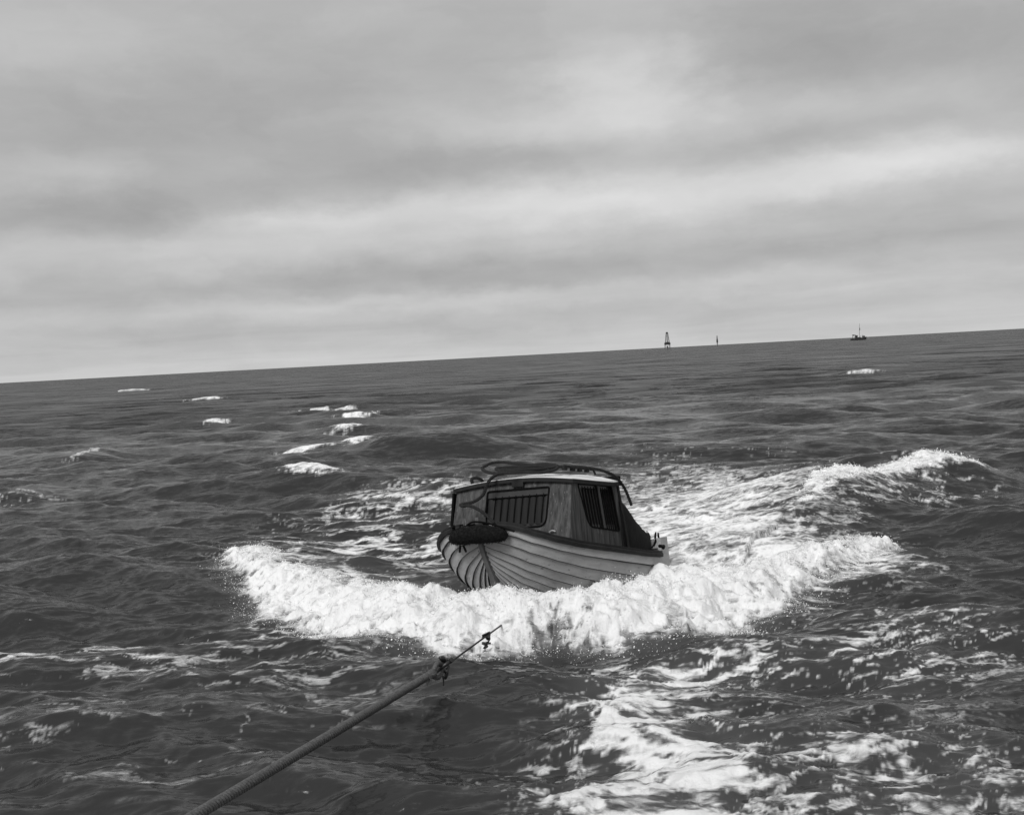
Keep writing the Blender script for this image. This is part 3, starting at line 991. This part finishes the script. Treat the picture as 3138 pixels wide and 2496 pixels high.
ring(win, front_pt, 0.020, 0.012, 'frame', M['bar'], fwin)
panel([(a, b_) for a, b_ in rounded([(-0.45, 0.17), (0.63, 0.17), (0.64, 0.75), (-0.44, 0.75)], 0.05)], [], lambda a, w, d: front_pt(a, w, d + 0.032), 0.02).build('pane', M['pane'], fwin)
panel([(-0.42, 0.640), (0.60, 0.640), (0.60, 0.73), (-0.42, 0.73)], [], lambda a, w, d: front_pt(a, w, d + 0.006), 0.018).build('head_board', M['sill'], fwin)
MB().tube([front_pt(-0.36, 0.632, 0.008), front_pt(0.56, 0.632, 0.008)], 0.010, 8).build('rail', M['bar'], fwin)
for i in range(8):
    v0 = -0.30 + i * 0.117
    MB().tube([front_pt(v0 + 0.012, 0.655, 0.008), front_pt(v0, 0.24, 0.010)], 0.0085, 6).build('bar', M['bar'], fwin)
    if i < 7:
        # folds of the curtain between the bars
        MB().grid([[front_pt(v0 + 0.020 + 0.077 * j / 6, w, 0.027 - 0.010 * math.sin(math.pi * j / 6)) for j in range(7)] for w in (0.215, 0.42, 0.625)]).build('curtain_fold', M['curtain'], fwin, True)

for side in (1, -1):
    sw = bpy.data.objects.new('window', None); link(sw, boat)
    sp_ = side_place(side)
    ring(swin, sp_, 0.018, 0.010, 'frame', M['bar'], sw)
    panel(rounded([(-0.57, 0.14), (-1.57, 0.08), (-1.42, 0.78), (-0.34, 0.78)], 0.03), [], lambda a, w, d: sp_(a, w, d + 0.034), 0.02).build('pane', M['pane'], sw)
    # mullion, rails and closely set bars in two groups
    panel([(-1.075, 0.13), (-1.135, 0.13), (-1.02, 0.765), (-0.96, 0.765)], [], lambda a, w, d: sp_(a, w, d + 0.002), 0.025).build('mullion', M['wall'], sw)
    for (ua, ub) in ((-0.49, -0.93), (-1.06, -1.40)):
        MB().tube([sp_(ua, 0.705, 0.006), sp_(ub, 0.700, 0.006)], 0.008, 6).build('rail', M['bar'], sw)
        for i in range(6):
            uu = ua + (ub - ua) * i / 5
            MB().tube([sp_(uu, 0.735, 0.006), sp_(uu - 0.125, 0.165 - 0.06 * (-uu - 0.49), 0.008)], 0.0065, 6).build('bar', M['bar'], sw)
            if i < 5:
                du = (ub - ua) / 5
                MB().grid([[sp_(uu + du * (0.22 + 0.56 * j / 4) - sh, w, 0.026 - 0.010 * math.sin(math.pi * j / 4)) for j in range(5)] for w, sh in ((0.19, 0.115), (0.45, 0.06), (0.69, 0.008))]).build('curtain_fold', M['curtain'], sw, True)

# roof: cambered sheet with overhang, dark fascia under its edge
def roof_w(u, v):
    return edge_w(u) + (0.075 + 0.095 * min(1, max(0, (-u - 0.2) / 0.7))) * (1 - (v / 1.0) ** 2)


us_ = [-0.155, -0.20, -0.36, -0.53, -0.7, -0.9, -1.08, -1.25, -1.45, -1.62, -1.66]
vs_ = [-1.015 + 2.03 * i / 14 for i in range(15)]
top = [[LB(u, v, roof_w(u, v) + 0.034) for v in vs_] for u in us_]
bot = [[LB(u, v, roof_w(u, v) + 0.004) for v in vs_] for u in us_]
rf = MB().grid(top).grid(bot)
edge_loop = lambda G: [G[0][j] for j in range(15)] + [G[i][14] for i in range(1, len(us_))] + [G[-1][j] for j in range(13, -1, -1)] + [G[i][0] for i in range(len(us_) - 2, 0, -1)]
A_, B_ = edge_loop(top), edge_loop(bot)
rf.grid([A_ + [A_[0]], B_ + [B_[0]]])
rf.build('roof', M['roof'], boat)
fas = []
loop_uv = [(us_[0], v) for v in vs_] + [(u, 1.015) for u in us_[1:]] + [(us_[-1], v) for v in vs_[-2::-1]] + [(u, -1.015) for u in us_[-2:0:-1]]
for (u, v) in loop_uv + [loop_uv[0]]:
    cu, cv = (-0.9, 0.0)
    ou = 0.012 if u > -0.16 else (-0.012 if u < -1.65 else 0); ov = 0.012 if v > 1.01 else (-0.012 if v < -1.01 else 0)
    w = roof_w(u, v)
    fas.append([LB(u + ou, v + ov, w + 0.026), LB(u + ou, v + ov, w - 0.030), LB(u - ou * 0.6, v - ov * 0.6, w - 0.030), LB(u - ou * 0.6, v - ov * 0.6, w + 0.002)])
MB().grid(fas, closed=True).build('roof_fascia', M['trim'], boat)

# fittings on roof and walls
MB().box(front_pt(0.11, 0.815, -0.03), (0.05, 0.19, 0.075)).box(front_pt(0.10, 0.868, -0.04), (0.04, 0.06, 0.03)).build('lamp_block', M['trim'], boat)
gr = MB().tube([LB(-0.62, 0.62, 1.02), LB(-0.64, 0.62, 1.065), LB(-1.52, 0.64, 1.045), LB(-1.58, 0.64, 0.98)], 0.018, 8)
for uu in (-0.66, -0.90, -1.12, -1.34):
    gr.box(LB(uu, 0.62, 1.03), (0.09, 0.045, 0.06))
gr.build('grab_rail', M['trim'], boat)
gl = MB().tube(spline([LB(-0.33, -0.80, 0.90), LB(-0.32, -0.80, 0.965), LB(-0.42, -0.79, 0.985), LB(-0.55, -0.78, 0.96), LB(-0.60, -0.78, 0.90)], 5), 0.026, 8)
gl.build('grab_handle', M['trim'], boat)
MB().hexa([LB(-0.09, -1.03, 0.13), LB(-0.24, -1.03, 0.13), LB(-0.24, -1.085, 0.13), LB(-0.09, -1.085, 0.13), LB(-0.12, -1.0, 0.76), LB(-0.26, -1.0, 0.76), LB(-0.26, -1.03, 0.76), LB(-0.12, -1.03, 0.76)]).build('edge_board', M['bar'], boat)
for v0, sgn in ((0.54, 1), (0.74, -1)):
    MB().tube(spline([front_pt(v0 - 0.05 * sgn, 0.095, -0.035), front_pt(v0, 0.11, -0.045), front_pt(v0 + 0.045 * sgn, 0.09, -0.035), front_pt(v0 + 0.05 * sgn, 0.065, -0.01)], 4), 0.009, 6).build('hook', M['galv'], boat)
# hatch coaming plank behind the wall top at the aft port corner
MB().box(LB(-1.68, 0.86, 0.90), (0.10, 0.26, 0.06)).build('roof_batten', M['bar'], boat)
# aft cabin post
MB().tube([side_place(1)(-1.80, -0.22, -0.012), side_place(1)(-1.60, 0.80, -0.012)], 0.022, 8).build('corner_post', M['trim'], boat)

# canvas hood from the cabin's open back to the stern
rows = []
NS_ = 26
for i in range(NS_ + 1):
    s = i / NS_
    u = -1.62 - 3.05 * s
    hw = 0.985 * (1 - s ** 1.25) * 1.0 + 0.06
    tw = 0.10 + 0.80 * (1 - s) ** 1.75
    bw_ = sheer(u) + 0.05
    row = []
    for j in range(17):
        a = math.pi * j / 16
        c, sn = math.cos(a), max(0, math.sin(a))
        v = hw * (abs(c) ** 0.55) * (1 if c > 0 else -1)
        w = bw_ + (tw - bw_) * sn ** 0.42
        w += 0.022 * math.sin(7.3 * s * 3 + 3 * a) * sn * min(1, s * 6) - 0.02 * sn * math.sin(11 * a + 9 * s) * min(1, s * 5)
        row.append(LB(u + 0.02 * math.sin(5 * a), v, w))
    rows.append(row)
MB().grid(rows).build('canvas_hood', M['canvas'], boat, True)

# rudder
RT = 0.035
def plate(pts, th_, name, m, parent):
    return panel(pts, [], lambda a, b_, d: LB(a, th_ - d, b_), 2 * th_).build(name, m, parent)


rud = bpy.data.objects.new('rudder', None); link(rud, boat)
plate([(-5.095, 0.03), (-5.40, 0.055), (-5.47, -0.40), (-5.56, -1.05), (-5.08, -1.05), (-5.09, -0.40)], RT, 'blade', M['rudder'], rud)
plate([(-4.74, -0.16), (-4.74, 0.005), (-5.090, 0.028), (-5.088, -0.20)], 0.05, 'head', M['rudder_head'], rud)
MB().tube([LB(-4.93, 0.02, 0.02), LB(-4.94, 0.02, 0.08), LB(-4.97, 0.02, 0.135)], [0.022, 0.02, 0.012], 7).build('peg', M['bar'], rud)
MB().tube([LB(-5.12, 0.0, 0.03), LB(-5.11, 0.0, 0.085), LB(-5.11, 0.0, 0.13)], [0.02, 0.018, 0.012], 7).build('peg', M['bar'], rud)
MB().tube([LB(-4.80, -0.05, 0.03), LB(-4.76, -0.05, 0.12), LB(-4.74, -0.05, 0.17)], [0.02, 0.024, 0.014], 7).build('tiller', M['rudder_head'], rud)
MB().tube(spline([LB(-4.55, 0.12, -0.14), LB(-4.68, 0.10, -0.10), LB(-4.74, 0.10, -0.04), LB(-4.79, 0.09, 0.0), LB(-4.82, 0.08, -0.04), LB(-4.72, 0.09, -0.11)], 4), 0.014, 6).build('stern_lashing', M['bar'], boat)
MB().tube(spline([LB(-4.20, 0.50, -0.16), LB(-4.40, 0.42, -0.13), LB(-4.62, 0.30, -0.13), LB(-4.75, 0.18, -0.12)], 4), 0.03, 7).build('stern_rope', M['canvas'], boat)

# ------------------------------------------------------------------ rope lying on the cabin roof
ROPE = [(-1.95, 1.043, 0.484), (-1.9, 1.03, 0.592), (-1.75, 1.03, 0.756), (-1.5, 1.02, 0.911), (-1.2, 0.978, 0.985), (-1.0, 0.882, 1.025), (-0.85, 0.7, 1.056), (-0.75, 0.468, 1.072), (-0.8, 0.213, 1.132), (-0.85, -0.071, 1.147), (-0.95, -0.39, 1.198), (-1.0, -0.663, 1.249), (-0.9, -0.801, 1.241), (-0.75, -0.829, 1.187), (-0.6, -0.793, 1.139), (-0.42, -0.607, 1.071), (-0.3, -0.38, 1.018), (-0.25, -0.094, 0.997), (-0.28, 0.201, 0.989), (-0.3, 0.415, 0.966), (-0.4, 0.562, 0.987), (-0.55, 0.56, 1.037), (-0.75, 0.388, 1.105), (-0.8, 0.129, 1.116), (-0.7, -0.046, 1.10), (-0.55, -0.191, 1.071), (-0.5, -0.375, 1.083), (-0.4, -0.345, 1.046), (-0.38, -0.088, 1.035), (-0.5, 0.176, 1.041), (-0.5, 0.404, 1.02), (-0.45, 0.452, 0.999), (-0.42, 0.222, 1.00), (-0.36, -0.05, 1.03), (-0.42, -0.36, 1.07), (-0.60, -0.52, 1.12), (-0.78, -0.30, 1.13), (-0.80, 0.05, 1.12), (-0.74, 0.36, 1.08), (-0.58, 0.50, 1.05), (-0.42, 0.38, 1.03), (-0.34, 0.10, 1.035), (-0.35, -0.12, 1.03), (-0.27, -0.19, 1.0), (-0.14, -0.236, 0.978), (0.02, -0.253, 0.905), (0.08, -0.282, 0.813), (0.1, -0.311, 0.718), (0.12, -0.391, 0.635), (0.16, -0.494, 0.585), (0.2, -0.596, 0.572), (0.24, -0.648, 0.555), (0.26, -0.588, 0.532), (0.27, -0.475, 0.535), (0.3, -0.31, 0.476), (0.33, -0.17, 0.394), (0.36, -0.051, 0.313), (0.4, 0.033, 0.248)]


def towld(p):
    return MBOAT @ Vector(LB(*p))


rp = spline([towld(p) for p in ROPE], 6)
rope_base = towld((-0.7, 0, 0.98))
ro = laid_rope([p - rope_base for p in rp], 0.026, 0.085, 3, 6, 0.012, 0.36).build('coiled_rope', M['rope'], None, True)
ro.location = rope_base
tag(ro, 'dark twisted rope looped on the cabin roof, its end hanging down the front', 'rope')

# bow fender of knotted coir, slung across the stem
fc = towld((0.83, 0.03, 0.075))
fd = thing('bow_fender', 'fat dark coir fender slung across the stem of the cabin boat', 'fender', Matrix.Translation(fc))
ax = (towld((0.75, 0.528, 0.045)) - towld((0.78, -0.455, 0.035)))
half = ax.length / 2 * 0.95
ax.normalize()
sd = (Vector((0, 0, 1)) - ax * ax.z).normalized()
fr = ax.cross(sd)
rows = []
NA, NRG = 72, 40
for i in range(NA + 1):
    s = -1 + 2 * i / NA
    rad = 0.120 * (1 - abs(s) ** 3.2) ** 0.42 + 0.002
    cen = ax * (s * half) + sd * (0.045 * (1 - s * s) - 0.02) + fr * (0.05 * (1 - s * s)) * (-1 if fr.y > 0 else 1)
    row = []
    for j in range(NRG):
        a = 2 * math.pi * j / NRG
        lump_ = 1 + 0.07 * math.sin(9 * a + 26 * s) * math.sin(40 * s + 3 * a) + 0.05 * (random.random() - 0.5)
        row.append(cen + (sd * math.cos(a) + fr * math.sin(a)) * rad * lump_)
    rows.append(row)
fm = MB().grid(rows, closed=True)
fm.f.append(tuple(range(NRG))); fm.f.append(tuple(NA * NRG + j for j in range(NRG))[::-1])
fm.build('body', M['fender'], fd, True)
hair = MB()
for _ in range(900):
    s = random.uniform(-0.98, 0.98); a = random.uniform(0, 2 * math.pi)
    rad = 0.120 * (1 - abs(s) ** 3.2) ** 0.42
    cen = ax * (s * half) + sd * (0.045 * (1 - s * s) - 0.02) + fr * (0.05 * (1 - s * s)) * (-1 if fr.y > 0 else 1)
    d = sd * math.cos(a) + fr * math.sin(a)
    p = cen + d * rad * 0.97
    e = p + d * random.uniform(0.01, 0.028) + Vector((random.uniform(-1, 1), random.uniform(-1, 1), random.uniform(-1.4, 0.6))) * 0.012
    hair.tube([p, e], [0.004, 0.0015], 3, False)
ho = hair.build('coir_hair', M['fender'], fd); ho['kind'] = 'stuff'
for du in (-0.02, 0.03):
    a0 = ax * (-half * 0.62 + du) - sd * 0.12
    MB().tube(spline([a0, a0 - sd * 0.05 + ax * du * 0.6, a0 - sd * 0.10 + ax * du * 1.2], 4), [0.016] * 8 + [0.006], 6).build('lanyard', M['fender'], fd)
MB().tube(spline([ax * (-half * 0.80) + sd * 0.07, ax * (-half * 0.82) + sd * 0.13, ax * (-half * 0.78) + sd * 0.16 + fr * 0.02], 4), 0.024, 7).build('toggle', M['bar'], fd)
MB().tube(spline([ax * (-half * 0.35) + sd * 0.15, ax * (-0.05) + sd * 0.192, ax * (half * 0.3) + sd * 0.170, ax * (half * 0.85) + sd * 0.09, ax * (half * 1.25) + sd * 0.02], 5), 0.014, 7).build('sling', M['bar'], fd)

# ------------------------------------------------------------------ tow line
tw0 = Vector((-4.55, -0.8, 1.75))
tow_pts = [tw0, Vector((-3.30, 4.0, 1.14)), Vector((-2.305, 7.9, 0.786)), Vector((-1.801, 9.8, 0.624)), Vector((-1.35, 11.2, 0.548)), Vector((-0.985, 12.22, 0.514))]
tow_path = spline(tow_pts, 10)
tr = laid_rope([p - tow_pts[-1] for p in tow_path], 0.044, 0.115, 3, 8, 0.009, 0.30, False).build('rope', M['towrope'], None, True)
tow = thing('tow_rope', 'thick twisted grey tow rope stretching from the lower left to the shackle', 'rope', Matrix.Translation(tow_pts[-1]))
tr.parent = tow
# black inner tube: dirt and shadow of the lay grooves put in as colour
MB().tube([p - tow_pts[-1] for p in tow_path], 0.044 * 0.66, 10).build('groove_shade_core', M['bar'], tow, True)
# frayed eye splice at its end
sp = MB()
dv = (tow_pts[-1] - tow_pts[-2]).normalized()
side_ = dv.cross(Vector((0, 0, 1))).normalized(); upv = side_.cross(dv)
sp.tube([-dv * 0.16, -dv * 0.10, -dv * 0.02, dv * 0.05], [0.040, 0.047, 0.050, 0.040], 12)
sp.build('splice', M['towrope'], tow, True)
eye = MB().tube(spline([dv * 0.02, dv * 0.09 + upv * 0.055, dv * 0.17 + upv * 0.07, dv * 0.24 + upv * 0.02, dv * 0.23 - upv * 0.045, dv * 0.15 - upv * 0.08, dv * 0.06 - upv * 0.055, dv * 0.0], 5), 0.027, 8)
eye.build('eye', M['towrope'], tow, True)
fray = MB()
for _ in range(160):
    p = -dv * random.uniform(0.0, 0.2) + (side_ * random.uniform(-1, 1) + upv * random.uniform(-1, 1)) * 0.036
    e = p + Vector((random.gauss(0, 1), random.gauss(0, 1), random.gauss(-0.4, 1))) * 0.03
    fray.tube([p, (p + e) / 2 + Vector((0, 0, 0.006)), e], [0.003, 0.003, 0.001], 3, False)
fo_ = fray.build('frayed_yarn', M['towrope'], tow); fo_['kind'] = 'stuff'

# shackle joining rope and wire
sc_ = tow_pts[-1] + dv * 0.27
sh = thing('tow_shackle', 'dark iron shackle and thimble joining the tow rope to the wire', 'shackle', Matrix.Translation(sc_))
tl = (upv * 0.6 + side_ * 0.8).normalized()
bowp = []
for i in range(15):
    a = math.radians(-125 + 250 * i / 14)
    bowp.append(-dv * 0.055 * math.cos(a) + tl * 0.095 * math.sin(a))
MB().tube(bowp, 0.020, 8).build('shackle_bow', M['iron'], sh, True)
MB().tube([bowp[0] - tl * 0.03, bowp[-1] + tl * 0.05], 0.017, 8).build('pin', M['iron'], sh)
MB().tube([bowp[-1] + tl * 0.02, bowp[-1] + tl * 0.06 - dv * 0.02], [0.026, 0.028], 8).build('pin_head', M['iron'], sh)
MB().tube([Vector((0, 0, -0.09)) + dv * 0.0, Vector((0.004, 0, -0.155)), Vector((0.0, 0, -0.20))], [0.010, 0.008, 0.006], 6).build('lashing_tail', M['iron'], sh)
thp = []
for i in range(17):
    a = math.radians(-160 + 320 * i / 16)
    thp.append(dv * (0.085 - 0.085 * math.cos(a)) + upv * (0.062 * math.sin(a)))
MB().tube(thp, 0.019, 8).build('thimble', M['iron'], sh, True)
MB().tube(spline([thp[4] + side_ * 0.02, dv * 0.06 - upv * 0.13, dv * 0.11 - upv * 0.11, dv * 0.12 - upv * 0.03], 5), 0.017, 7).build('link', M['iron'], sh, True)
MB().tube([upv * 0.03 + dv * 0.06, upv * 0.09 + dv * 0.02, upv * 0.115 - dv * 0.05], [0.034, 0.034, 0.018], 8).build('bolt', M['iron'], sh, True)

# wire from the shackle to the stem, dipping into the foam
w_st = sc_ + dv * 0.15
w_end = w_st + (Vector((-0.385, 15.2, 0.237)) - w_st) * 1.35
wire = laid_rope([(w_end - w_st) * k / 6 for k in range(7)], 0.0125, 0.05, 3, 6, 0.012).build('tow_wire', M['iron'], None, True)
wire.location = w_st
tag(wire, 'thin dark wire running from the shackle into the foam under the bow', 'wire')
kn = w_st + (w_end - w_st) * 0.58
krng = random.Random(4)
kt = [Vector((0, 0, 0.03))]
for i in range(26):
    g_ = i / 25
    kt.append(Vector((krng.uniform(-0.05, 0.06), krng.uniform(-0.05, 0.05), 0.04 - 0.16 * g_ + krng.uniform(-0.035, 0.035))))
kt = spline(kt, 4)
ko = MB().tube(kt, 0.011, 6).build('knotted_lashing', M['iron'], None, True)
ko.location = kn
tag(ko, 'small dark knotted lashing hanging on the wire at the foam edge', 'lashing')

# ------------------------------------------------------------------ far beacons and fishing vessel on the horizon
def far_thing(name, label, cat, x, y):
    return thing(name, label, cat, Matrix.Translation((x, y, 0)))


bt = far_thing('beacon_tower', 'tall lattice beacon tower with dark platform, left of the two on the horizon', 'beacon', 337.0, 2500.0)
def leg_at(sx, sy, z):
    r = np.interp(z, [0, 11, 35], [5.6, 4.6, 1.7])
    return (sx * r, sy * r, z)


for sx in (-1, 1):
    for sy in (-1, 1):
        MB().tube([leg_at(sx, sy, -1), leg_at(sx, sy, 11), leg_at(sx, sy, 34)], 0.34, 6).build('leg', M['far_mid'], bt)
for z0, z1 in ((1, 11), (13, 20), (20, 27), (27, 33)):
    br = MB()
    for s1, s2 in (((-1, -1), (1, -1)), ((1, -1), (1, 1)), ((1, 1), (-1, 1)), ((-1, 1), (-1, -1))):
        br.tube([leg_at(*s1, z0), leg_at(*s2, z1)], 0.14, 5); br.tube([leg_at(*s2, z0), leg_at(*s1, z1)], 0.14, 5); br.tube([leg_at(*s1, z1), leg_at(*s2, z1)], 0.18, 5)
    br.build('bracing', M['far_mid'], bt)
MB().box((0, 0, 11.2), (11.6, 11.6, 4.4)).box((0, 0, 14.0), (8.6, 8.6, 1.4)).build('platform', M['far'], bt)
MB().tube([(0, 0, 14), (0, 0, 33)], 0.75, 8).build('ladder_shaft', M['far'], bt)
MB().tube([(0, 0, 33), (0, 0, 35), (0, 0, 36)], [2.4, 2.4, 1.6], 10).build('lantern', M['far'], bt)
MB().tube([(0, 0, -1), (0, 0, 6)], 1.4, 8).build('pile', M['far_mid'], bt)

bs = far_thing('beacon_spar', 'slim dark spar beacon, right of the lattice tower on the horizon', 'beacon', 496.3, 2800.0)
MB().tube([(0, 0, -1), (0, 0, 8)], 0.9, 8).build('pile', M['far_mid'], bs)
MB().tube([(0, 0, 8), (0, 0, 9), (0, 0, 16), (0, 0, 18)], [1.2, 2.0, 1.8, 1.0], 10).build('drum', M['far'], bs)
MB().tube([(0, 0, 18), (0, 0, 21), (0, 0, 25.5)], [1.5, 1.3, 0.7], 8).build('topmark', M['far_mid'], bs)
MB().box((0, 0, 6.0), (4.6, 3.6, 0.5)).build('platform', M['far_mid'], bs)

fv = far_thing('fishing_vessel', 'small dark fishing vessel with one mast, far off at right on the horizon', 'boat', 446.0, 1500.0)
rows = []
for i in range(17):
    s = i / 16
    x = -9.8 + 19.6 * s
    bwid = 2.6 * (1 - abs(2 * s - 0.95) ** 3.2) ** 0.6 if abs(2 * s - 0.95) < 1 else 0.05
    bwid = max(bwid, 0.08 if s > 0.9 else 1.6)
    shw = 2.1 + 2.0 * max(0, s - 0.62) ** 1.3 * 3.2 + 0.5 * max(0, 0.25 - s)
    rows.append([(x + (0.7 if s == 1 else 0), -bwid, shw), (x, -bwid * 0.95, 0.6), (x - 0.2 * s, -bwid * 0.5, -1.0), (x - 0.2 * s, bwid * 0.5, -1.0), (x, bwid * 0.95, 0.6), (x + (0.7 if s == 1 else 0), bwid, shw)])
hm = MB().grid(rows, closed=True)
hm.f.append(tuple(range(6))); hm.f.append(tuple(96 + j for j in range(6))[::-1])
hm.build('hull', M['far'], fv)
MB().box((-2.4, 0, 3.9), (2.4, 2.6, 3.8)).box((-2.4, 0, 6.0), (2.9, 3.0, 0.35)).build('wheelhouse', M['far'], fv)
MB().tube([(-7.2, 0, 2), (-7.4, 0, 7.2)], 0.28, 6).tube([(-4.4, 0, 2), (-4.4, 0, 7.0)], 0.28, 6).tube([(-7.6, 0, 7.0), (-3.4, 0, 6.6)], 0.30, 6).tube([(-6.6, 0, 6.8), (-5.6, 0, 5.4)], 0.5, 6).build('gallows', M['far'], fv)
MB().tube([(1.3, 0, 1.5), (1.6, 0, 10), (2.0, 0, 21)], [0.30, 0.26, 0.16], 6).build('mast', M['far_mid'], fv)
MB().tube([(2.1, 0, 12.4), (2.2, 0, 15.4)], [0.55, 0.35], 6).build('lantern', M['far'], fv)
MB().tube([(1.4, 0, 3.2), (3.6, 0, 5.6)], 0.22, 6).box((1.2, 0, 2.9), (3.0, 2.2, 1.4)).build('winch', M['far'], fv)
MB().box((6.6, 0, 4.3), (3.0, 2.6, 1.6)).tube([(6.0, 0, 4), (5.7, 0, 7)], 0.2, 6).build('forecastle', M['far'], fv)
